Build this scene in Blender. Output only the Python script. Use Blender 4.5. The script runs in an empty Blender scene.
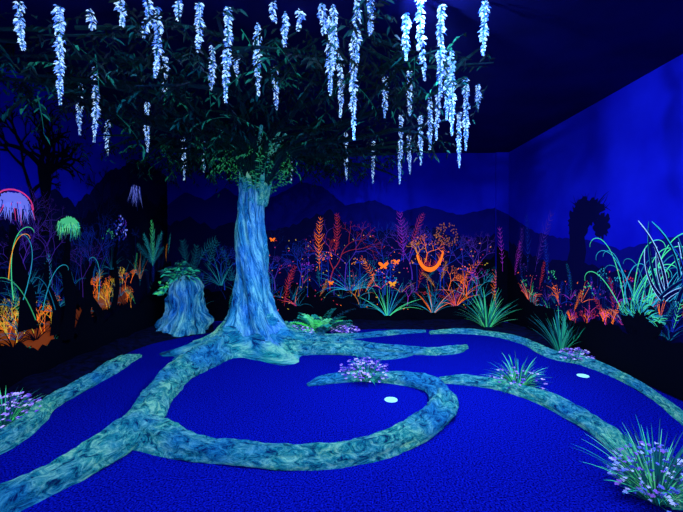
import bpy, math, random
from mathutils import Vector, noise, Matrix
random.seed(7)
R=random.Random(11)
sc=bpy.context.scene
sc.view_settings.view_transform='Standard'
sc.view_settings.look='None'
F=380.0; CH=1.33; HV=247.0; CU=341.5
YB=6.75; XL=-3.1; XR=2.95; ZC=3.0; YF=-2.0

def fl(u,v,z=0.0):
    Y=F*(CH-z)/(v-HV); return Vector(((u-CU)/F*Y,Y,z))

# ---------- materials ----------
def newmat(n):
    m=bpy.data.materials.new(n); m.use_nodes=True
    nt=m.node_tree; b=nt.nodes['Principled BSDF']; return m,nt,b
def ramp(nt,stops):
    r=nt.nodes.new('ShaderNodeValToRGB')
    while len(r.color_ramp.elements)<len(stops): r.color_ramp.elements.new(0.5)
    for e,(p,c) in zip(r.color_ramp.elements,stops):
        e.position=p; e.color=(*c,1)
    return r
def noise_mat(n,c1,c2,scale,rough=0.9,bump=0.0,detail=4,p=(0.35,0.65),bscale=None,spec=0.1,emit=0):
    m,nt,b=newmat(n)
    tc=nt.nodes.new('ShaderNodeTexCoord')
    nz=nt.nodes.new('ShaderNodeTexNoise'); nz.inputs['Scale'].default_value=scale; nz.inputs['Detail'].default_value=detail
    nt.links.new(tc.outputs['Object'],nz.inputs['Vector'])
    r=ramp(nt,[(p[0],c1),(p[1],c2)])
    nt.links.new(nz.outputs['Fac'],r.inputs['Fac'])
    nt.links.new(r.outputs['Color'],b.inputs['Base Color'])
    b.inputs['Roughness'].default_value=rough
    b.inputs['Specular IOR Level'].default_value=spec
    if bump:
        n2=nt.nodes.new('ShaderNodeTexNoise'); n2.inputs['Scale'].default_value=bscale or scale; n2.inputs['Detail'].default_value=5
        nt.links.new(tc.outputs['Object'],n2.inputs['Vector'])
        bp=nt.nodes.new('ShaderNodeBump'); bp.inputs['Strength'].default_value=bump; bp.inputs['Distance'].default_value=0.02
        nt.links.new(n2.outputs['Fac'],bp.inputs['Height']); nt.links.new(bp.outputs['Normal'],b.inputs['Normal'])
    return m
M_wall=noise_mat('wall_paint_blue',(0.003,0.004,0.48),(0.010,0.014,0.66),1.3,0.85)
M_ceil=noise_mat('ceiling_paint_navy',(0.001,0.001,0.06),(0.002,0.002,0.09),2.0,0.9)
M_carpet=noise_mat('turf_carpet_blue',(0.0,0.0,0.09),(0.010,0.022,0.78),95,1.0,0.6,5,(0.36,0.66),220,0.0)
M_soil=noise_mat('dark_bed_soil',(0.001,0.001,0.01),(0.004,0.006,0.05),14,0.95,0.8)

def attr_mat(n,rough=0.8,emit=1.0,spec=0.1):
    m,nt,b=newmat(n)
    a=nt.nodes.new('ShaderNodeAttribute'); a.attribute_name='Col'
    nt.links.new(a.outputs['Color'],b.inputs['Base Color'])
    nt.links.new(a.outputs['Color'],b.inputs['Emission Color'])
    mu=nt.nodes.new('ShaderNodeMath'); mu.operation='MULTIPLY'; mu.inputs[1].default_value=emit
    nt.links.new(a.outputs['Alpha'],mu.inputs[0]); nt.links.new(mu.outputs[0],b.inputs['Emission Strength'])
    b.inputs['Roughness'].default_value=rough; b.inputs['Specular IOR Level'].default_value=spec
    return m
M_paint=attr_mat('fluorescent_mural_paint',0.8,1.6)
M_leaf=attr_mat('plastic_foliage',0.6,1.0,0.3)
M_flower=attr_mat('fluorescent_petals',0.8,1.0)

def bark_mat(n,dark,mid,hi,p,emit=0.06,sc1=(5,5,2.2),hue=((0.35,0.55,1.0),(1.0,1.0,0.75)),top=None):
    m,nt,b=newmat(n)
    at=nt.nodes.new('ShaderNodeAttribute'); at.attribute_name='bk'
    mp=nt.nodes.new('ShaderNodeMapping'); mp.inputs['Scale'].default_value=sc1
    nt.links.new(at.outputs['Vector'],mp.inputs['Vector'])
    nz=nt.nodes.new('ShaderNodeTexNoise'); nz.inputs['Scale'].default_value=1.0; nz.inputs['Detail'].default_value=10; nz.inputs['Roughness'].default_value=0.8; nz.inputs['Distortion'].default_value=0.9
    nt.links.new(mp.outputs['Vector'],nz.inputs['Vector'])
    r=ramp(nt,[(p[0],dark),(p[1],mid),(p[2],hi)])
    nt.links.new(nz.outputs['Fac'],r.inputs['Fac'])
    tc=nt.nodes.new('ShaderNodeTexCoord')
    n3=nt.nodes.new('ShaderNodeTexNoise'); n3.inputs['Scale'].default_value=2.2; n3.inputs['Detail'].default_value=4
    nt.links.new(tc.outputs['Object'],n3.inputs['Vector'])
    r3=ramp(nt,[(0.38,hue[0]),(0.60,hue[1])])
    nt.links.new(n3.outputs['Fac'],r3.inputs['Fac'])
    mx=nt.nodes.new('ShaderNodeMix'); mx.data_type='RGBA'; mx.blend_type='MULTIPLY'; mx.inputs['Factor'].default_value=1
    nt.links.new(r.outputs['Color'],mx.inputs[6]); nt.links.new(r3.outputs['Color'],mx.inputs[7])
    nt.links.new(mx.outputs[2],b.inputs['Base Color'])
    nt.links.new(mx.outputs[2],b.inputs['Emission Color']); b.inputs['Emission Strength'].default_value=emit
    bp=nt.nodes.new('ShaderNodeBump'); bp.inputs['Strength'].default_value=1.0; bp.inputs['Distance'].default_value=0.06
    nt.links.new(nz.outputs['Fac'],bp.inputs['Height']); nt.links.new(bp.outputs['Normal'],b.inputs['Normal'])
    b.inputs['Roughness'].default_value=0.75; b.inputs['Specular IOR Level'].default_value=0.2
    return m
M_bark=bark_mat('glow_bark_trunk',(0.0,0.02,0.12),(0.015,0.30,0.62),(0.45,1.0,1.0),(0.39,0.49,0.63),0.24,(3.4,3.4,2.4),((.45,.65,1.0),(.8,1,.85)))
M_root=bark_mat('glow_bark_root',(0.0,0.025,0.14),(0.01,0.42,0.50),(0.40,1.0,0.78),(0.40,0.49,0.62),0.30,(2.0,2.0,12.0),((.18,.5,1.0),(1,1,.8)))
M_branch=bark_mat('dark_bark_branch',(0.001,0.006,0.03),(0.004,0.06,0.08),(0.03,0.35,0.2),(.36,.5,.68),0.03)

# ---------- mesh helpers ----------
class MB:
    def __init__(s): s.v=[];s.f=[];s.c=[]
    def add(s,vs,fs,col):
        o=len(s.v); s.v+= [tuple(v) for v in vs]; s.c+=[col]*len(vs)
        s.f+=[tuple(i+o for i in f) for f in fs]
    def build(s,name,mat,parent=None,smooth=False):
        me=bpy.data.meshes.new(name); me.from_pydata(s.v,[],s.f); me.update()
        ca=me.color_attributes.new('Col','FLOAT_COLOR','POINT')
        ca.data.foreach_set('color',[x for c in s.c for x in c])
        me.materials.append(mat)
        if smooth: me.polygons.foreach_set('use_smooth',[True]*len(me.polygons))
        ob=bpy.data.objects.new(name,me); sc.collection.objects.link(ob)
        if parent: ob.parent=parent
        return ob
def empty(name):
    e=bpy.data.objects.new(name,None); sc.collection.objects.link(e); return e
def mesh_bk(name,vs,fs,bk,mats,parent=None):
    me=bpy.data.meshes.new(name); me.from_pydata([tuple(v) for v in vs],[],fs); me.update()
    a=me.attributes.new('bk','FLOAT_VECTOR','POINT'); a.data.foreach_set('vector',[x for c in bk for x in c])
    me.polygons.foreach_set('use_smooth',[True]*len(me.polygons))
    for m in mats: me.materials.append(m)
    ob=bpy.data.objects.new(name,me); sc.collection.objects.link(ob)
    if parent: ob.parent=parent
    return ob

def box(name,a,b,mat):
    x0,y0,z0=a;x1,y1,z1=b
    vs=[(x0,y0,z0),(x1,y0,z0),(x1,y1,z0),(x0,y1,z0),(x0,y0,z1),(x1,y0,z1),(x1,y1,z1),(x0,y1,z1)]
    fs=[(0,3,2,1),(4,5,6,7),(0,1,5,4),(1,2,6,5),(2,3,7,6),(3,0,4,7)]
    me=bpy.data.meshes.new(name); me.from_pydata(vs,[],fs); me.materials.append(mat)
    ob=bpy.data.objects.new(name,me); sc.collection.objects.link(ob); return ob
T=0.1
box('floor',(XL-T,YF-T,-0.1),(XR+T,YB+T,0),M_carpet)
box('ceiling',(XL-T,YF-T,ZC),(XR+T,YB+T,ZC+0.1),M_ceil)
box('wall_back',(XL-T,YB,0),(XR+T,YB+T,ZC),M_wall)
box('wall_left',(XL-T,YF,0),(XL,YB,ZC),M_wall)
box('wall_right',(XR,YF,0),(XR+T,YB,ZC),M_wall)
box('wall_front',(XL-T,YF-T,0),(XR+T,YF,ZC),M_wall)
box('trim_1',(2.73,YB-0.05,0),(XR,YB,ZC),M_wall)

def catmull(P,n):
    out=[]
    num=isinstance(P[0],(int,float))
    Q=[P[0] if num else P[0]*2-P[1]]+list(P)+[P[-1] if num else P[-1]*2-P[-2]]
    for i in range(1,len(Q)-2):
        for k in range(n):
            t=k/n
            a,b,c,d=Q[i-1],Q[i],Q[i+1],Q[i+2]
            out.append(0.5*((2*b)+(c-a)*t+(2*a-5*b+4*c-d)*t*t+(3*b-a-3*c+d)*t*t*t))
    out.append(P[-1]); return out

def tube_mesh(name,paths,mat,seg=28,parent=None,flat=1.0):
    vs=[];fs=[];bk=[]
    for (P,Rr,n,ridge,twist,na) in paths:
        pts=catmull(P,n); rr=catmull(Rr,n)
        L=0; base=len(vs); rings=len(pts)
        up=None; seed=R.random()*50
        for i,p in enumerate(pts):
            a=pts[max(0,i-1)]; b=pts[min(rings-1,i+1)]
            t=(b-a).normalized()
            if i: L+=(p-pts[i-1]).length
            if abs(t.z)<0.9 and flat<1.0:
                s=t.cross(Vector((0,0,1))).normalized(); u=s.cross(t).normalized()
            else:
                if up is None: up=Vector((0,1,0)) if abs(t.y)<0.9 else Vector((1,0,0))
                s=t.cross(up).normalized(); u=s.cross(t).normalized(); up=u
            for k in range(seg):
                an=2*math.pi*k/seg
                nv=noise.noise(Vector((math.cos(an)*1.5+seed,math.sin(an)*1.5,L*2.4)))
                nv2=noise.noise(Vector((math.cos(an)*4+seed,math.sin(an)*4,L*8)))
                nv3=noise.noise(Vector((math.cos(an)*7+seed,math.sin(an)*7,L*20)))
                rd=rr[i]*(1+ridge*math.sin(4*an+twist*L+seed)+0.6*ridge*math.sin(9*an-twist*1.3*L)+na*nv+0.6*na*nv2+0.4*na*nv3)
                vs.append(p+s*math.cos(an)*rd+u*math.sin(an)*rd*flat)
                bk.append((math.cos(an)+seed,math.sin(an),L))
        for i in range(rings-1):
            for k in range(seg):
                k2=(k+1)%seg
                fs.append((base+i*seg+k,base+i*seg+k2,base+(i+1)*seg+k2,base+(i+1)*seg+k))
        fs.append(tuple(base+k for k in reversed(range(seg))))
        fs.append(tuple(base+(rings-1)*seg+k for k in range(seg)))
    return mesh_bk(name,vs,fs,bk,[mat],parent)

# ---------- tree ----------
tree=empty('artificial_tree')
TX,TY=-1.27,5.15
root_dirs=[math.radians(a) for a in (232,205,300,335,10,100,160)]
def trunk():
    prof=[(0.0,0.68),(0.05,0.59),(0.12,0.48),(0.22,0.385),(0.36,0.31),(0.55,0.26),(0.85,0.22),(1.2,0.195),(1.5,0.18),(1.8,0.17),(2.05,0.175),(2.25,0.195),(2.4,0.17),(2.5,0.10)]
    zz=catmull([p[0] for p in prof],10); rr=catmull([p[1] for p in prof],10)
    seg=96; vs=[];fs=[];bk=[]
    for i,(z,r) in enumerate(zip(zz,rr)):
        cx=TX+0.02+0.08*(z/2.5)**1.2+0.035*math.sin(z*2.9); cy=TY+0.03*math.sin(z*1.7)
        for k in range(seg):
            an=2*math.pi*k/seg
            w=math.exp(-z*3.5)
            lobe=sum(max(0,math.cos(an-d))**10 for d in root_dirs)
            tw=an+0.9*z
            c,s=math.cos(an),math.sin(an)
            rid=0.08*math.sin(6*tw)+0.04*math.sin(13*tw+z*2)+0.16*noise.noise(Vector((c*2,s*2,z*1.6)))+0.10*noise.noise(Vector((c*5,s*5,z*4)))+0.06*noise.noise(Vector((c*13,s*13,z*12)))
            rad=r*(1+rid)*(1-0.28*w+0.55*w*lobe)
            vs.append((cx+c*rad,cy+s*rad,z)); bk.append((math.cos(tw),math.sin(tw),z))
    n=len(zz)
    for i in range(n-1):
        for k in range(seg):
            k2=(k+1)%seg
            fs.append((i*seg+k,i*seg+k2,(i+1)*seg+k2,(i+1)*seg+k))
    ob=mesh_bk('trunk',vs,fs,bk,[M_bark,M_root],tree)
    for p in ob.data.polygons:
        c=p.center
        if c.z<0.25+0.3*noise.noise(c*6) or c.z>2.05+.3*noise.noise(c*7): p.material_index=1
trunk()
def root(lst,n=14,ridge=0.09,tw=4,na=0.24,k=0.95):
    P=[];Q=[]
    for (u,v,r) in lst:
        r*=k
        p=fl(u,v+1); p.z=0.28*r; P.append(p); Q.append(r)
    return (P,Q,n,ridge,tw,na)
tree_roots=[
 root([(238,343,.24),(214,358,.20),(184,375,.16),(161,396,.135),(148,418,.13),(128,443,.135),(80,471,.105),(20,500,.095),(-40,532,.10)]),
 root([(136,432,.13),(170,446,.11),(215,455,.09),(270,461,.085),(330,460,.085),(385,449,.10),(425,430,.11),(443,408,.11),(436,392,.10),(410,383,.09),(375,379,.08),(345,379,.075),(322,382,.06),(308,385,.025)]),
 root([(262,345,.22),(292,351,.14),(322,352,.11),(352,353,.09),(378,357,.075),(400,356,.05),(412,354,.025)]),
 root([(275,336,.18),(310,343,.11),(345,345,.085),(390,351,.075),(430,353,.07),(455,351,.065),(466,347,.04)]),
 root([(285,330,.13),(320,338,.075),(355,337,.065),(395,333,.055),(425,331,.035)]),
 root([(217,350,.18),(190,372,.11),(170,392,.09)]),
]
tube_mesh('roots',tree_roots,M_root,40,tree,0.9)
tube_mesh('sculpted_tree_root',[root([(-30,462,.09),(5,444,.095),(32,425,.085),(48,408,.075),(80,389,.085),(112,370,.095),(128,361,.075),(140,356,.03)])],M_root,36,None,0.9)
tube_mesh('sculpted_tree_root.001',[root([(440,381,.04),(465,382,.07),(500,387,.075),(535,398,.08),(570,415,.085),(605,436,.085),(645,470,.08),(690,510,.08)])],M_root,36,None,0.9)
tube_mesh('sculpted_tree_root.002',[root([(430,333,.04),(460,332,.06),(495,335,.06),(525,343,.065),(552,356,.075),(580,362,.08),(608,372,.065),(634,385,.055),(660,401,.05),(684,420,.05),(705,440,.04)])],M_root,36,None,0.9)

# branches
top=Vector((TX+0.13,TY,2.25))
br=[];tips=[]
NB=19
for i in range(NB):
    a=math.radians(i*360/NB+R.uniform(-8,8))
    L=R.uniform(2.0,3.0)
    d=Vector((math.cos(a),math.sin(a),0))
    e=top+d*L
    e.x=max(XL+0.35,min(1.15,e.x)); e.y=max(2.45,min(YB-0.35,e.y)); e.z=R.uniform(2.7,2.9)
    m1=top+(e-top)*0.2+Vector((0,0,0.25)); m2=top+(e-top)*0.6+Vector((R.uniform(-.1,.1),R.uniform(-.1,.1),0.12)); m2.z=min(m2.z,2.84)
    P=[top+d*0.05-Vector((0,0,0.15)),m1,m2,e]
    br.append((P,[.075,.045,.03,.012],6,0.05,2,0.2))
    pts=catmull(P,8)[6:]
    tips+=pts
    for s in range(4):
        q=pts[R.randrange(2,len(pts)-2)]
        a2=a+R.choice((-1,1))*R.uniform(0.4,1.1)
        e2=q+Vector((math.cos(a2),math.sin(a2),0))*R.uniform(0.5,1.1)
        e2.x=max(XL+0.25,min(1.1,e2.x)); e2.y=max(2.4,min(YB-0.25,e2.y)); e2.z=R.uniform(2.45,2.92)
        P2=[q,(q+e2)/2+Vector((0,0,0.04)),e2]
        br.append((P2,[.025,.016,.006],5,0,0,0.1))
        tips+=catmull(P2,5)
for i in range(26):
    q=Vector((R.uniform(-2.5,.7),R.uniform(2.5,3.6),R.uniform(2.82,2.93)))
    a=R.uniform(0,6.28); e2=q+Vector((math.cos(a),math.sin(a)*.6,0))*.8; e2.y=max(2.4,e2.y); e2.z=R.uniform(2.75,2.93)
    P2=[q,(q+e2)/2,e2]; br.append((P2,[.016,.013,.006],5,0,0,.1)); tips+=catmull(P2,7)
tube_mesh('branches',br,M_branch,8,tree)
limbs=[]
for i in range(9):
    a=i*6.283/9+R.uniform(-.2,.2); d=Vector((math.cos(a),math.sin(a),0)); ll=R.uniform(.3,.6)
    limbs.append(([top+d*.06-Vector((0,0,.35)),top+d*.14+Vector((0,0,.0)),top+d*ll*.6+Vector((0,0,.32)),top+d*ll*1.3+Vector((0,0,.6))],[.08,.065,.04,.02],7,.08,3,.3))
tube_mesh('limbs',limbs,M_root,14,tree)

def leaf(mb,p,d,l,w,col,droop=0.2):
    d=d.normalized(); s=d.cross(Vector((0,0,1)))
    if s.length<0.05: s=Vector((1,0,0))
    s=s.normalized()
    s=(Matrix.Rotation(R.uniform(-0.9,0.9),3,d)@s)
    n=s.cross(d)
    t=p+d*l-Vector((0,0,droop*l))
    m1=p+d*l*0.35; m2=p+d*l*0.72-Vector((0,0,droop*l*.4))
    lift=n*w*0.35
    mb.add([p,m1+s*w+lift,m2+s*w*.7+lift,t,m2-s*w*.7+lift,m1-s*w+lift],[(0,1,2,3),(0,3,4,5)],col)
def strip(mb,pts,w,col,taper=True):
    n=len(pts); vs=[];fs=[]
    for i,p in enumerate(pts):
        a=pts[max(0,i-1)];b=pts[min(n-1,i+1)]
        t=(b-a).normalized(); s=t.cross(Vector((0,0,1)))
        if s.length<0.05: s=Vector((1,0,0))
        s.normalize(); ww=w*((1-i/(n-1))**0.6*0.95+0.05 if taper else 1)
        vs+= [p-s*ww,p+Vector((0,0,-ww*0.4)),p+s*ww]
    for i in range(n-1):
        o=3*i; fs+=[(o,o+1,o+4,o+3),(o+1,o+2,o+5,o+4)]
    mb.add(vs,fs,col)

can=MB()
def leafcol(p,tone):
    dd=(p-Vector((TX+.1,TY,2.2))).length
    x=R.random()
    if dd<0.65 and x<0.5:
        g=R.uniform(.3,1); return (0.07*g,0.75*g,0.26*g,0.26)
    if tone==2 and x<.6: g=R.uniform(.3,.8); return (0.03*g,0.5*g,0.25*g,0.16)
    if tone==1 and x<.5: g=R.uniform(.4,1); return (0.0,0.13*g,0.11*g,0.08)
    if x<0.15: return (0.0,0.08,0.06,0.03)
    return (0.0,R.uniform(.004,.02),R.uniform(.003,.02),0.0)
def twig(q,dirn,L,nl,sz,tone=0):
    pts=[];p=q.copy();d=dirn.normalized()
    for i in range(6):
        pts.append(p.copy()); p=p+d*L/5; d=(d+Vector((0,0,-0.16))).normalized()
        if p.z>2.96: p.z=2.96
        p.x=max(XL+0.12,p.x); p.y=min(YB-0.12,p.y)
    strip(can,pts,0.004,(0.005,0.03,0.03,0.0) if tone<2 else (.02,.4,.2,.15))
    for j in range(nl):
        f=(j+0.7)/nl*4.99; i=int(f); b=pts[i].lerp(pts[i+1],f-i)
        t=(pts[i+1]-pts[i]).normalized() if (pts[i+1]-pts[i]).length>1e-5 else Vector((1,0,0))
        sd=t.cross(Vector((0,0,1)))
        if sd.length<0.05: sd=Vector((1,0,0))
        sd.normalize()
        dd=t*0.6+sd*(1 if j%2 else -1)*R.uniform(.5,1)+Vector((0,0,R.uniform(-.5,.1)))
        leaf(can,b,dd,sz*R.uniform(.7,1.2),sz*0.16,leafcol(b,tone),0.25)
for k in range(1350):
    q=R.choice(tips)+Vector((R.uniform(-.2,.2),R.uniform(-.2,.2),R.uniform(-.18,.12)))
    q.z=min(q.z,2.95)
    if q.x>0.2 and R.random()<0.5: continue
    a=R.uniform(0,6.283); x=R.random()
    twig(q,Vector((math.cos(a),math.sin(a),R.uniform(-.8,.3))),R.uniform(.2,.42),R.randint(6,10),R.uniform(.045,.08),2 if x<.07 else (1 if x<.28 else 0))
for k in range(70):
    a=R.uniform(0,6.283); rr=R.uniform(.12,.34); q=Vector((TX+.13+math.cos(a)*rr,TY+math.sin(a)*rr,R.uniform(2.05,2.75)))
    twig(q,Vector((math.cos(a)*.5,math.sin(a)*.5,R.uniform(.3,1.3))),R.uniform(.18,.32),R.randint(6,10),R.uniform(.045,.075),2)
can.build('canopy_leaves',M_leaf,tree)

# ---------- wisteria ----------
W=MB()
strands=[(20,0,50),(60,12,105),(80,85,135),(95,70,142),(147,105,152),(148,0,38),(157,0,78),(178,0,20),(199,0,52),(184,140,180),(228,0,102),(258,28,95),(285,0,46),(273,0,22),(333,0,66),(340,58,117),(354,40,140),(357,5,62),(346,135,180),(373,143,183),(401,118,184),(406,0,60),(410,75,116),(421,0,80),(409,138,174),(420,118,165),(430,100,152),(441,10,97),(438,95,140),(452,55,135),(459,115,168),(466,82,150),(485,0,55),(205,140,172),(290,150,181),(447,60,120),(330,20,95),(478,88,108),(108,120,155),(58,0,40),(236,60,88),(300,0,30),(370,0,34),(322,0,34),(165,60,92),(120,0,26),(90,0,30),(212,50,90),(275,70,110),(385,80,118)]
for (u,vt,vb) in strands:
    if vt<=2: Y=R.uniform(2.5,2.75)
    else: Y=min(6.4,F*(ZC-CH-0.04)/(HV-vt))
    zt=ZC
    zb=CH+(HV-vb)*Y/F; X=(u-CU)/F*Y; L=zt-zb
    X=max(X,XL+.08)
    ax=R.uniform(-.03,.03); ph=R.uniform(0,6)
    strip(W,[Vector((X+ax*math.sin(t*3+ph)*t,Y,zt-L*t)) for t in [0,.25,.5,.75,1]],0.003,(.03,.3,.3,.2),False)
    n=int(L/0.012)
    for i in range(n):
        t=i/n; z=zt-0.01-L*t
        env=(0.55+0.45*abs(math.sin(z*21+ph)))*(1.0 if t<0.6 else max(0.3,1-(t-.6)*1.8))
        rad=0.036*env
        cx=X+ax*math.sin(t*3+ph)*t
        for k in range(5):
            a=R.uniform(0,6.283); c=R.random()
            d=Vector((math.cos(a),math.sin(a),R.uniform(-.8,.1)))
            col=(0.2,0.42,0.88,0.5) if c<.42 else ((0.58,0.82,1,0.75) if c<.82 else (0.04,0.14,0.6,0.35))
            leaf(W,Vector((cx,Y,z))+Vector((math.cos(a),math.sin(a),0))*rad*0.25,d,rad*R.uniform(.6,1.1),0.0075,col,0.3)
W.build('hanging_wisteria_garlands',M_flower)

# ---------- 3D plants ----------
def plant(name,base,n,h,w,cols,spread=1.0,fl_n=0,fl_cols=None,fr=None,fh=None,fsize=0.018,broad=False,tmin=0.1):
    e=empty(name); e.location=base
    g=MB(); ox,oy=base.x,base.y
    def cl(p):
        p.x=min(XR-.03-ox,max(XL+.03-ox,p.x)); p.y=min(YB-.08-oy,p.y); return p
    for i in range(n):
        a=R.uniform(0,6.283); tilt=R.uniform(tmin,1.0)*spread; L=h*R.uniform(.6,1.15)
        d=Vector((math.cos(a)*math.sin(tilt),math.sin(a)*math.sin(tilt),math.cos(tilt)))
        p=Vector((math.cos(a)*0.04,math.sin(a)*0.04,0.0)); pts=[]
        for j in range(7):
            pts.append(cl(p.copy())); p=p+d*L/6; d=(d+Vector((math.cos(a)*.06,math.sin(a)*.06,-0.13*spread))).normalized(); p.z=max(p.z,0.015)
        if broad:
            c=R.choice(cols); strip(g,pts,0.004,c)
            for j in range(13):
                f=0.6+j/13*5.3; ii=min(5,int(f)); b=pts[ii].lerp(pts[ii+1],f-ii); t=(pts[ii+1]-pts[ii])
                t=t.normalized() if t.length>1e-5 else Vector((0,0,1))
                s=t.cross(Vector((0,0,1))); s=s.normalized() if s.length>.01 else Vector((1,0,0))
                for sg in (-1,1): leaf(g,b,t*.5+s*sg,h*0.19*(1-0.6*j/13),h*0.03,c,0.1)
        else: strip(g,pts,w,R.choice(cols))
    g.build('blades',M_leaf,e)
    if fl_n:
        m=MB(); fr=fr or h*.8; fh=fh or h*.8
        for i in range(fl_n):
            a=R.uniform(0,6.283); r=fr*math.sqrt(R.random()); hh=fh*R.uniform(.3,1)*(1-0.45*r/fr)
            t=cl(Vector((math.cos(a)*r,math.sin(a)*r,hh)))
            strip(m,[Vector((t.x*.3,t.y*.3,0)),Vector((t.x*.7,t.y*.7,hh*.6)),t],0.003,(0.01,.2,.2,.1),False)
            c=R.choice(fl_cols); s=fsize*R.uniform(.7,1.3)
            for k in range(6):
                b=k*1.047+R.random(); leaf(m,t,Vector((math.cos(b),math.sin(b),R.uniform(.0,.8))),s,s*.38,c,0.1)
        m.build('blossoms',M_flower,e)
    return e
G1=[(0.08,0.85,0.25,.35),(0.02,.45,.35,.2),(0.15,.85,.35,.35),(0.01,.14,.2,.1),(0.01,.08,.12,.05),(0.01,.25,.2,.12)]
G2=[(0.02,.55,.3,.22),(0.01,.25,.25,.12),(0.05,.65,.35,.25),(0.01,.06,.1,.03)]
PU=[(0.25,0.12,0.7,.4),(0.45,0.3,.9,.5),(0.08,0.06,0.5,.3),(0.6,0.55,1,.55)]
WH=[(0.3,.4,.9,.4),(.14,.2,.8,.35),(.3,.15,.75,.4),(.05,.07,.5,.25),(.5,.6,1,.5)]
plant('flowering_grass_clump',fl(366,379),60,0.25,0.006,G2,1.2,170,PU,.27,.23,.018)
plant('flowering_grass_clump.001',fl(518,387),140,0.30,0.007,G1,1.15,60,PU,.25,.2,.018)
plant('flowering_grass_clump.002',fl(656,499),230,0.36,0.0055,G1,.85,230,WH,.21,.32,.015)
plant('flowering_grass_clump.003',fl(4,424),80,0.27,0.006,G1,1.1,150,PU,.23,.26,.017)
plant('potted_fern',fl(320,333),34,0.62,0.01,G1,1.1,0,broad=True,tmin=.35)
plant('purple_flower_bush',fl(298,338),26,0.20,0.006,G2,1.2,140,PU,.24,.2,.022)
plant('purple_flower_bush.001',fl(345,334),26,0.18,0.006,G2,1.2,130,PU,.22,.18,.022)
plant('spiky_grass_plant',fl(487,329),100,0.62,0.011,G1,0.85,tmin=.0)
plant('spiky_grass_plant.001',fl(560,352),80,0.52,0.010,G2,0.65,tmin=.0)
plant('purple_flower_bush.002',fl(576,361),26,0.16,0.006,G2,1.2,130,PU,.18,.17,.018)
plant('spiky_grass_plant.002',fl(-6,378),50,0.5,0.009,G2,0.5)

def stump():
    e=empty('tree_stump_planter'); b=fl(184,331); e.location=b
    seg=84; N=44; vs=[];fs=[];bk=[]
    H=0.88
    for i in range(N+1):
        t=i/N
        r=0.36*(1-t)**0.8*0.56+0.15+0.03*math.sin(t*8+1)
        if t>0.86: r*=max(.25,1-((t-.86)/.14)**2*.7)
        for k in range(seg):
            an=2*math.pi*k/seg; c,s=math.cos(an),math.sin(an)
            w=1-t*0.4
            rd=r*(1+w*(0.08*math.sin(5*an+t*3)+0.05*math.sin(12*an+4*t))+0.34*noise.noise(Vector((c*1.6,s*1.6+3,t*2.6)))+.2*noise.noise(Vector((c*4,s*4,t*7)))+.08*noise.noise(Vector((c*10,s*10,t*16))))
            vs.append((c*rd+.05*math.sin(t*3),s*rd,t*H)); bk.append((c,s+7,t*H))
    for i in range(N):
        for k in range(seg):
            k2=(k+1)%seg; fs.append((i*seg+k,i*seg+k2,(i+1)*seg+k2,(i+1)*seg+k))
    fs.append(tuple(N*seg+k for k in range(seg)))
    mesh_bk('stump',vs,fs,bk,[M_bark],e)
    m=MB()
    for i in range(210):
        a=R.uniform(0,6.283); r=R.uniform(0,.24)
        p=Vector((math.cos(a)*r-.05,math.sin(a)*r,H-0.08+R.uniform(0,.3)*(1-r*2)))
        leaf(m,p,Vector((math.cos(a),math.sin(a),R.uniform(-.4,.9))),R.uniform(.07,.13),.02,R.choice(G2+[(0.01,.08,.1,.05)]*2),.3)
    for i in range(34):
        p=Vector((-.26+R.uniform(-.1,.08),-.12,H-.24+R.uniform(-.06,.12)))
        leaf(m,p,Vector((R.uniform(-1,1),-.5,R.uniform(-.2,.9))),R.uniform(.07,.12),.022,R.choice(G1),.3)
    m.build('leaves',M_leaf,e)
stump()

def cup(name,u,v):
    b=fl(u,v); m=MB(); seg=32; r=.05
    vs=[];fs=[]
    prof=[(r+.006,0.001),(r+.006,.005),(r,.006),(r-.004,.003),(0.012,.003),(0.0118,.004)]
    for (rr,z) in prof:
        for k in range(seg): vs.append((b.x+rr*math.cos(k*2*math.pi/seg),b.y+rr*math.sin(k*2*math.pi/seg),z))
    for i in range(len(prof)-1):
        for k in range(seg):
            k2=(k+1)%seg; fs.append((i*seg+k,i*seg+k2,(i+1)*seg+k2,(i+1)*seg+k))
    fs.append(tuple((len(prof)-1)*seg+k for k in range(seg)))
    m.add(vs,fs,(0.35,0.85,0.75,.75)); m.build(name,M_flower)
cup('golf_hole_cup',391,400); cup('golf_hole_cup.001',583,376)

def bed(name,outer,inner,h):
    m=MB(); n=60; k=12
    O=catmull([fl(*p) for p in outer],10); I=catmull([Vector(p) for p in inner],10)
    def samp(A,t):
        f=t*(len(A)-1); i=min(int(f),len(A)-2); return A[i].lerp(A[i+1],f-i)
    vs=[];fs=[]
    for i in range(n+1):
        for j in range(k+1):
            t=i/n;s=j/k
            p=samp(O,t).lerp(samp(I,t),s); p=p.copy()
            p.z=h*math.sin(min(1,s*1.6)*math.pi/2)*(1+.6*noise.noise(p*4))*(min(1,6*t,6*(1-t)))+0.002
            vs.append(p)
    for i in range(n):
        for j in range(k):
            o=i*(k+1)+j; fs.append((o,o+1,o+k+2,o+k+1))
    m.add(vs,fs,(0,0,0,0)); m.build(name,M_soil,None,True)
bed('planting_bed',[(-20,428),(20,415),(60,392),(110,363),(135,350),(165,341),(215,332)],[(XL+.04,3.0,0),(XL+.04,3.7,0),(XL+.04,4.6,0),(XL+.04,5.6,0),(XL+.04,6.3,0),(-2.9,YB-.04,0),(-2.3,YB-.04,0)],.07)
bed('planting_bed.001',[(285,330),(330,331),(380,329),(440,330),(500,334),(530,344),(560,356),(588,362)],[(-.95,YB-.08,0),(-.1,YB-.08,0),(.8,YB-.08,0),(1.8,YB-.08,0),(2.5,YB-.08,0),(XR-.08,6.3,0),(XR-.05,5.4,0),(XR-.05,4.5,0)],.05)

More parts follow.
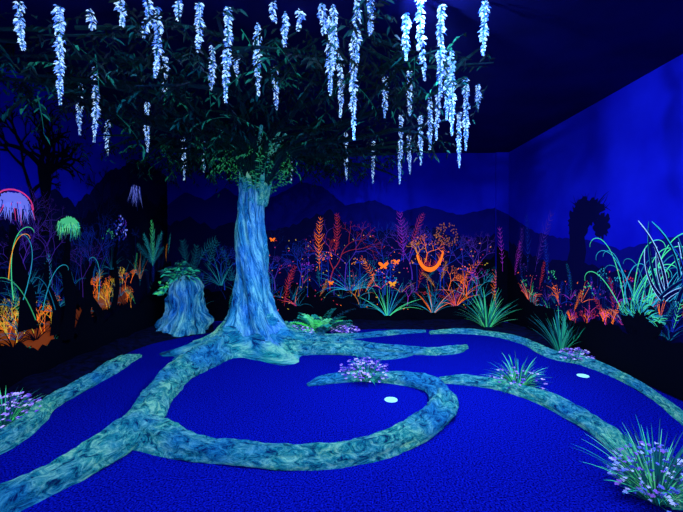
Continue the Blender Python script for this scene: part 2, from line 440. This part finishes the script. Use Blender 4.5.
# ---------- murals ----------
def Bk(u,v): return Vector(((u-CU)*YB/F, CH+(HV-v)*YB/F))
def Lf(u,v):
    Y=F*(-XL)/(CU-u); return Vector((Y,CH+(HV-v)*Y/F))
def Rt(u,v):
    Y=F*XR/(u-CU); return Vector((min(Y,YB-.01),CH+(HV-v)*Y/F))
class Mural:
    def __init__(s,fmap): s.m=MB(); s.f=fmap; s.off=0.002; 
    def _o(s): s.off+=0.00001; return s.off
    def poly(s,pts,col):
        o=s._o(); s.m.add([s.f(p.x,max(p.y,0.012),o) for p in pts],[tuple(range(len(pts)))],col)
    def strk(s,pts,w0,w1,col):
        o=s._o(); vs=[];n=len(pts)
        for i,p in enumerate(pts):
            t=(pts[min(n-1,i+1)]-pts[max(0,i-1)])
            t=t.normalized() if t.length>1e-6 else Vector((0,1))
            nn=Vector((-t.y,t.x)); f=i/(n-1)
            w=w0+(w1-w0)*f
            for q in (p-nn*w/2,p+nn*w/2): vs.append(s.f(q.x,max(q.y,.012),o))
        s.m.add(vs,[(2*i,2*i+1,2*i+3,2*i+2) for i in range(n-1)],col)
    def arc(s,b,ang,L,bend,w0,w1,col,n=9):
        pts=[];p=b.copy();a=ang
        for i in range(n):
            pts.append(p.copy()); p=p+Vector((math.cos(a),math.sin(a)))*L/(n-1); a+=bend/(n-1)
        s.strk(pts,w0,w1,col); return pts
    def ell(s,c,a,b,rot,col,n=14):
        s.poly([c+Vector((math.cos(k*6.2832/n)*a*math.cos(rot)-math.sin(k*6.2832/n)*b*math.sin(rot),math.cos(k*6.2832/n)*a*math.sin(rot)+math.sin(k*6.2832/n)*b*math.cos(rot))) for k in range(n)],col)
    def rough(s,c,a,b,col,n=40,amp=.25):
        s.poly([c+Vector((math.cos(k*6.2832/n)*a,math.sin(k*6.2832/n)*b))*(1+amp*R.uniform(-1,1)) for k in range(n)],col)
    def grass(s,b,h,n,cols,w=.012,spread=.9,bend=.9):
        for i in range(n):
            d=R.uniform(-1,1)*spread
            s.arc(b+Vector((d*.08*h,0)),math.pi/2-d,h*R.uniform(.5,1.1),-d*bend*R.uniform(.4,1.6),w,w*.15,R.choice(cols))
    def fern(s,b,h,ang,bend,col,lw=.25,w=.01,n=11):
        pts=s.arc(b,ang,h,bend,w*.6,w*.3,col,n+2)
        for i in range(2,n+1):
            t=(pts[i+1]-pts[i-1]); a=math.atan2(t.y,t.x); l=h*lw*math.sin(math.pi*(i+1)/(n+4))
            for sg in (-1,1): s.arc(pts[i],a+sg*R.uniform(.7,1.1),l*R.uniform(.6,1.1),-sg*.5,w,w*.2,col,5)
    def umbel(s,b,h,r,n,cs,cd,ds=.014):
        top=b+Vector((0,h)); s.strk([b,b+Vector((.01,h*.5)),top],.010,.008,cs)
        for i in range(n):
            a=R.uniform(-.3,math.pi+.3); l=r*R.uniform(.5,1)
            pts=s.arc(top,a,l,R.uniform(-.4,.4),.005,.004,cs,5)
            s.ell(pts[-1],ds,ds,0,cd,8)
    def coral(s,b,L,a,w,dep,col):
        p=s.arc(b,a,L,R.uniform(-.7,.7),w,w*.7,col,5)[-1]
        if dep>0:
            for sg in ((-1,1) if R.random()<.7 else (-1,0,1)): s.coral(p,L*R.uniform(.55,.85),a+sg*R.uniform(.25,.75),w*.68,dep-1,col)
    def curl(s,b,h,ang,dirn,w,col):
        pts=[];p=b.copy();a=ang;n=26
        for i in range(n):
            pts.append(p.copy()); f=i/n
            st=h/n*(1.5-1.1*f); p=p+Vector((math.cos(a),math.sin(a)))*st; a+=dirn*(.02+.42*f**2.2)
        s.strk(pts,w,w*.4,col)
    def tree(s,b,h,col,w=.12):
        s.coral(b,h*.38,math.pi/2,w,6,col)
    def butterfly(s,c,r,col):
        for a in (.6,2.5): s.ell(c+Vector((math.cos(a),math.sin(a)))*r*.6,r*.6,r*.32,a,col,10)
        for a in (-.6,-2.5): s.ell(c+Vector((math.cos(a),math.sin(a)))*r*.4,r*.4,r*.22,a,col,10)
def dim(c,k): return (c[0]*k,c[1]*k,c[2]*k,c[3])
BLK=(.0005,.0005,.006,0); NAV=(.001,.001,.05,0); NV2=(.002,.002,.17,0)
OR=(1,.16,.01,.6);OR2=(.9,.3,.02,.5);YE=(.9,.6,.05,.45);PK=(.8,.05,.22,.4);MG=(.4,.03,.5,.3);RD=(.6,.03,.05,.4)
CY=(.03,.45,.5,.28);GN=(.08,.75,.25,.4);TL=(.01,.2,.27,.16);LV=(.2,.25,.85,.4);BL=(.01,.04,.42,.17);WT=(.35,.6,.8,.4);PU2=(.10,.03,.38,.18);DK=(.004,.02,.14,.06)
def P(fn,l): return [fn(*q) for q in l]
def jag(pts,amp,step=.06):
    out=[]
    for a,b in zip(pts,pts[1:]):
        n=max(1,int((b-a).length/step))
        for k in range(n): out.append(a.lerp(b,k/n)+Vector((0,R.uniform(-amp,amp))))
    out.append(pts[-1]); return out
def hill(m,fn,prof,b0,b1,col,amp=.02):
    m.poly([fn(*b0)]+jag(P(fn,prof),amp)+[fn(*b1)],col)
mb=Mural(lambda s,z,o:(s,YB-o,z))
hill(mb,Bk,[(167,205),(185,192),(205,200),(225,188),(250,205),(275,196),(300,182),(322,186),(345,205),(375,200),(400,212),(425,206),(460,215),(507,205)],(167,330),(507,330),NV2,.012)
hill(mb,Bk,[(167,225),(190,218),(215,228),(240,222),(268,232),(300,222),(330,210),(350,228),(380,232),(420,226),(470,240),(507,232)],(167,330),(507,330),NAV,.04)
hill(mb,Bk,[(167,290),(185,283),(215,292),(240,280),(268,290),(300,284),(330,292),(360,286),(400,296),(440,284),(470,285),(480,262),(507,250)],(167,330),(507,330),BLK,.05)
for (u,v,h,c) in [(275,290,.5,PU2),(385,295,1.1,BL),(468,295,.9,PU2),(345,290,1.2,PU2),(300,290,.8,BL),(412,280,.9,PU2),(225,290,.7,BL),(360,290,.9,DK),(440,290,.8,BL),(290,290,.9,DK),(330,290,1.0,dim(RD,.6))]:
    mb.tree(Bk(u,v),h,c,.022)
for k in range(95):
    u=R.uniform(180,500); v=288+R.uniform(-8,20); c=R.choice([OR,RD,MG,CY,TL,TL,BL,PU2,OR,DK,dim(OR2,.7),BL,PK])
    if u<270: c=R.choice([TL,BL,DK,dim(CY,.5)])
    k=R.random()
    if k<.45: mb.grass(Bk(u,v),R.uniform(.2,.5),9,[c,TL,DK],.007,1.1)
    elif k<.68: mb.fern(Bk(u,v),R.uniform(.3,.7),math.pi/2+R.uniform(-.5,.5),R.uniform(-.7,.7),c,.18,.006,11)
    elif k<.82: mb.umbel(Bk(u,v),R.uniform(.25,.6),.12,14,BL,c,.009)
    else: mb.coral(Bk(u,v),.16,math.pi/2+R.uniform(-.3,.3),.010,4,c)
for k in range(190):
    mb.ell(Bk(R.uniform(270,495),R.uniform(235,310)),R.uniform(.005,.02),.007,R.uniform(0,3),R.choice([OR,OR2,RD,PK,RD,dim(YE,.6)]),6)
mb.fern(Bk(320,270),.95,1.65,-.2,OR,.16,.009,15); mb.fern(Bk(335,255),.75,1.4,.3,RD,.16,.008,14)
mb.fern(Bk(403,262),.9,1.6,.1,MG,.18,.008,14); mb.fern(Bk(411,250),.7,1.4,-.3,dim(PK,.6),.16,.008,12)
mb.grass(Bk(350,290),.6,26,[CY,TL,BL],.010,1.3,1.1); mb.grass(Bk(387,315),.6,26,[CY,GN,TL],.011,.9); mb.grass(Bk(222,285),.5,18,[CY,TL],.008,1.0)
mb.grass(Bk(432,312),.6,22,[CY,TL,OR],.009,1.0); mb.grass(Bk(455,305),.45,18,[OR,RD,BL],.009,1.1)
cc=Bk(429,248)
def cres(a0,a1,r0x,r0y,r1x,r1y,dy,n=17):
    A=[a0+(a1-a0)*i/(n-1) for i in range(n)]
    return [cc+Vector((math.cos(a)*r0x,math.sin(a)*r0y)) for a in A]+[cc+Vector((math.cos(a)*r1x,dy+math.sin(a)*r1y)) for a in reversed(A)]
mb.poly(cres(math.pi*1.1,math.pi*1.95,.25,.42,.22,.36,.02),OR)
for i in range(26):
    a=math.pi*1.1+i*math.pi*.8/25; mb.arc(cc+Vector((math.cos(a)*.23,.03+math.sin(a)*.35)),math.pi/2+R.uniform(-.8,.8),R.uniform(.05,.14),.3,.008,.002,R.choice([OR,RD,RD]),4)
mb.coral(Bk(425,262),.16,1.4,.014,5,OR); mb.coral(Bk(418,262),.14,1.9,.012,4,OR2)
for i in range(110):
    a=R.uniform(0,6.28); r=.22*math.sqrt(R.random()); mb.ell(Bk(445,235)+Vector((math.cos(a)*r,math.sin(a)*r)),.011,.011,0,(.4,.1,.04,.3),6)
mb.butterfly(Bk(383,266),.09,OR); mb.butterfly(Bk(396,262),.06,OR); mb.butterfly(Bk(392,284),.07,OR2); mb.butterfly(Bk(273,240),.05,OR); mb.butterfly(Bk(331,283),.05,OR)
for (u,v) in [(193,250),(200,238),(210,245),(188,245)]: mb.fern(Bk(u,v+25),.55,1.6+R.uniform(-.4,.4),R.uniform(-.6,.6),TL,.25,.009,10)
mb.m.build('wall_mural',M_paint)
mp_=Mural(lambda s,z,o:(s,YB-.05-o,z))
mp_.poly([Vector((2.73,0)),Vector((2.73,2.0)),Vector((XR-.005,1.9)),Vector((XR-.005,0))],NV2)
mp_.poly([Vector((2.73,0)),Vector((2.73,1.35)),Vector((XR-.005,1.25)),Vector((XR-.005,0))],BLK)
mp_.fern(Vector((2.84,.9)),.8,1.6,.1,MG,.12,.008,10)
mp_.m.build('wall_mural.003',M_paint)
# left
ml=Mural(lambda s,z,o:(XL+o,s,z))
hill(ml,Lf,[(-40,205),(0,188),(30,200),(55,190),(75,205),(92,190),(108,172),(140,160),(160,170),(167,178)],(-40,420),(167,330),NAV,.03)
hill(ml,Lf,[(-40,235),(0,225),(35,240),(70,225),(100,205),(125,190),(145,195),(167,215)],(-40,420),(167,330),(.0008,.0008,.02,0),.05)
ml.tree(Lf(44,235),1.05,BLK,.15); ml.tree(Lf(36,225),.85,BLK,.07); ml.tree(Lf(100,235),.8,(.0008,.0008,.03,0),.07); ml.tree(Lf(165,250),.8,BLK,.1)
for i in range(14): ml.tree(Lf(R.uniform(-5,165),R.uniform(270,320)),R.uniform(.5,.9),R.choice([DK,DK,BL,PU2]),.012)
for (u,v,c) in [(10,335,(.4,.07,.005,.22)),(36,338,(.4,.06,.01,.2)),(98,300,(.45,.09,.01,.25)),(120,295,(.2,.03,.01,.2)),(78,318,(.25,.04,.01,.16))]:
    ml.rough(Lf(u,v),.19,.13,c,60,.3)
for i in range(34):
    u=R.choice([R.uniform(-10,48),R.uniform(85,128)]); v=343-u*.3+R.uniform(-24,4)
    ml.coral(Lf(u,v),.09,math.pi/2+R.uniform(-.5,.5),.010,4,R.choice([OR,OR2,YE,dim(YE,.6),OR]))
for i in range(50):
    u=R.uniform(-5,165); v=332-u*.27+R.uniform(-40,12); c=R.choice([dim(CY,.7),TL,TL,BL,dim(OR2,.5),BL,DK,DK,dim(GN,.5)])
    k=R.random()
    if k<.5: ml.grass(Lf(u,v),R.uniform(.2,.42),10,[c,DK,TL],.007,1.2)
    elif k<.8: ml.fern(Lf(u,v),R.uniform(.3,.6),math.pi/2+R.uniform(-.6,.6),R.uniform(-.8,.8),c,.18,.006,12)
    else: ml.umbel(Lf(u,v),R.uniform(.3,.6),.13,16,DK,c,.008)
def jelly(m,c,r,col,fr,hang):
    m.poly([c+Vector((math.cos(a)*r*R.uniform(.9,1.08),math.sin(a)*r*.75*R.uniform(.9,1.08))) for a in [math.pi*i/30 for i in range(31)]],col)
    for i in range(70):
        x=-r+2*r*R.random(); m.arc(c+Vector((x,R.uniform(-.01,.07))),-math.pi/2+R.uniform(-.3,.3)+x*1.5,hang*R.uniform(.4,1.1),R.uniform(-.3,.3),.011,.002,R.choice(fr),6)
for (u0,v0,u1,v1,w) in [(60,340,62,240,.13),(72,335,88,262,.11),(20,330,5,225,.13),(108,310,112,240,.08),(84,330,62,270,.09),(95,330,84,285,.1),(48,335,40,262,.08)]:
    a=Lf(u0,v0);b=Lf(u1,v1); ml.strk([a,a.lerp(b,.35)+Vector((.06,0)),a.lerp(b,.7)+Vector((-.04,0)),b],w*1.8,w*.6,BLK)
jelly(ml,Lf(63,228),.17,(.08,.6,.22,.4),[GN,(.2,.8,.3,.45),CY,(.03,.3,.12,.2)],.14)
jelly(ml,Lf(6,208),.2,(.2,.22,.8,.35),[LV,PK,BL,LV],.16)
ml.strk([Lf(6,208)+Vector((math.cos(a)*.22,math.sin(a)*.17)) for a in [math.pi*i/12 for i in range(13)]],.014,.014,PK)
jelly(ml,Lf(131,190),.12,(.01,.01,.05,.1),[LV,BL,DK],.28)
for i in range(60):
    a=R.uniform(0,6.28); r=.17*math.sqrt(R.random())
    ml.ell(Lf(115,228)+Vector((math.cos(a)*r,math.sin(a)*r)),.018,.012,R.uniform(0,3),R.choice([LV,BL,PU2,BL]),7)
for a,b_,c,h in [(1.5,.3,GN,.75),(1.9,.4,CY,.6),(1.2,-.3,CY,.65),(2.3,.5,TL,.6),(.9,-.5,TL,.5),(1.7,-.4,TL,.6)]: ml.fern(Lf(148,266),h,a,b_,c,.2,.009,14)
for (u,v,h,a,d,c) in [(15,300,.8,1.2,1,CY),(5,300,.9,1.7,-1,GN),(35,310,.7,1.3,-1,CY),(48,310,.6,1.9,1,TL),(92,300,.7,1.4,1,CY),(0,280,.6,1.5,-1,OR2),(28,320,.8,2.0,1,dim(GN,.5))]:
    ml.curl(Lf(u,v),h,a,d,.011,c)
hill(ml,Lf,[(-40,356),(-10,350),(10,343),(30,350),(48,338),(62,345),(80,325),(98,322),(112,310),(130,308),(145,292),(155,268),(167,262)],(-40,430),(167,340),BLK,.03)
for i in range(7): ml.grass(Lf(5+i*23,348-i*8),.28,12,[BLK],.014,1.1)
ml.m.build('wall_mural.001',M_paint)
# right
mr=Mural(lambda s,z,o:(XR-o,s,z))
hill(mr,Rt,[(507,215),(520,222),(535,232),(560,238),(590,240),(620,250),(650,242),(683,236),(720,230)],(507,330),(720,440),NV2,.012)
hill(mr,Rt,[(507,240),(520,250),(545,262),(580,258),(610,272),(650,275),(683,270),(720,270)],(507,330),(720,440),NAV,.04)
SIL=(.001,.001,.05,0)
mr.strk([Rt(575,300),Rt(573,275),Rt(578,250),Rt(576,225),Rt(583,205)],.40,.26,SIL)
for (u,v,a,b) in [(578,222,.2,.2),(590,212,.22,.16),(602,226,.13,.14),(582,205,.14,.1)]: mr.rough(Rt(u,v),a,b,SIL,40,.25)
for i in range(30): mr.arc(Rt(588,212)+Vector((R.uniform(-.18,.18),R.uniform(-.06,.06))),R.uniform(-.3,3.4),.24,R.uniform(-1,1),.02,.003,SIL)
for (u,v,h,c) in [(520,275,.8,PU2),(535,272,1.0,PU2),(548,280,.6,BL),(514,280,.7,MG),(528,270,.9,BL)]: mr.fern(Rt(u,v),h,1.57+R.uniform(-.4,.4),R.uniform(-.3,.3),c,.2,.009,13)
for i in range(80):
    u=R.uniform(512,690); v=298+(u-500)*.2+R.uniform(-20,10); c=R.choice([CY,TL,TL,BL,PU2,RD,MG,DK,BL,OR,GN,PK])
    k=R.random()
    if k<.5: mr.grass(Rt(u,v),R.uniform(.18,.4),10,[c,DK],.007,1.1)
    elif k<.82: mr.fern(Rt(u,v),R.uniform(.25,.5),math.pi/2+R.uniform(-.5,.5),R.uniform(-.7,.7),c,.18,.006,11)
    else: mr.umbel(Rt(u,v),R.uniform(.2,.4),.11,14,DK,c,.008)
for k in range(80): mr.ell(Rt(R.uniform(515,640),R.uniform(270,330)),R.uniform(.005,.016),.006,R.uniform(0,3),R.choice([OR,RD,PK,MG]),6)
mr.grass(Rt(530,300),.42,20,[RD,PK,CY,OR],.008,1.1)
def mound(m,c,a,b,col,n):
    m.ell(c,a,b,0,BLK,20)
    for i in range(n):
        t=R.uniform(.1,3.04); m.arc(c+Vector((math.cos(t)*a*R.uniform(.3,1),math.sin(t)*b*R.uniform(.3,1))),t+R.uniform(-.4,.4),.08,.8,.007,.003,R.choice(col),5)
for i in range(26):
    a=R.uniform(.9,2.5); mr.curl(Rt(638+R.uniform(-14,14),312),R.uniform(.7,1.2),a,1 if a>1.57 else -1,.013,R.choice([CY,GN,TL,GN,dim(CY,.5)]))
mound(mr,Rt(642,320),.26,.19,[CY,GN,TL],130)
mound(mr,Rt(535,312),.22,.25,[TL,CY,RD],80)
for i in range(16):
    a=R.uniform(.7,2.6); b=Rt(672,300)+Vector((R.uniform(-.1,.1),0)); L=R.uniform(.5,.85); bd=R.choice((-1,1))*R.uniform(.4,1.4)
    mr.arc(b,a,L,bd,.05,.008,R.choice([CY,CY,TL,BL,WT])); mr.arc(b,a,L*.97,bd,.038,.003,NAV)
for i in range(14): mr.coral(Rt(R.uniform(570,615),327),.08,1.57,.010,3,R.choice([OR,RD,MG,OR]))
hill(mr,Rt,[(507,255),(512,262),(520,285),(532,303),(555,310),(575,322),(600,320),(625,330),(650,336),(683,343),(720,358)],(507,335),(720,440),BLK,.03)
for i in range(6): mr.grass(Rt(525+i*28,318+i*6),.2,12,[BLK],.014,1.1)
mr.m.build('wall_mural.002',M_paint)

# ---------- lights ----------
LC=(0.28,0.5,1)
def area(n,loc,rot,sx,sy,e,col=LC):
    l=bpy.data.lights.new(n,'AREA'); l.shape='RECTANGLE'; l.size=sx; l.size_y=sy; l.energy=e; l.color=col
    o=bpy.data.objects.new(n,l); o.location=loc; o.rotation_euler=[math.radians(a) for a in rot]; sc.collection.objects.link(o)
def spot(n,loc,tgt,e,ang,rad=0.02,col=LC):
    l=bpy.data.lights.new(n,'SPOT'); l.energy=e; l.spot_size=math.radians(ang); l.spot_blend=1; l.shadow_soft_size=rad; l.color=col
    o=bpy.data.objects.new(n,l); o.location=loc
    d=Vector(tgt)-Vector(loc); o.rotation_euler=d.to_track_quat('-Z','Y').to_euler(); sc.collection.objects.link(o)
area('blacklight_tube_front',(0.2,1.6,2.93),(15,0,0),4.5,0.25,105)
area('blacklight_tube_rear',(0,-1.0,2.9),(40,0,0),4,0.3,45)
spot('added_uv_spot',(1.7,2.4,2.9),(0.2,5.0,0.1),330,100)  # these spots are added, with no fixture, to brighten floor, trunk and walls
spot('added_uv_spot.001',(0.6,2.5,2.5),(TX,TY,0.9),230,38)
spot('added_uv_spot.002',(0.3,2.3,2.9),(2.95,4.4,2.1),190,95)
spot('added_uv_spot.003',(1.5,4.2,2.95),(1.2,4.6,0),150,160)  # added bare spot under the ceiling, lifts floor, back and right walls
w=bpy.data.worlds.new('w'); sc.world=w; w.use_nodes=True
w.node_tree.nodes['Background'].inputs[0].default_value=(0,0,.02,1)

cam=bpy.data.cameras.new('cam'); cam.lens=F/683*36; cam.sensor_width=36; cam.shift_y=-(256-HV)/683
co=bpy.data.objects.new('camera',cam); co.location=(0,0,CH); co.rotation_euler=(math.pi/2,0,0); sc.collection.objects.link(co); sc.camera=co
cam.clip_start=0.05
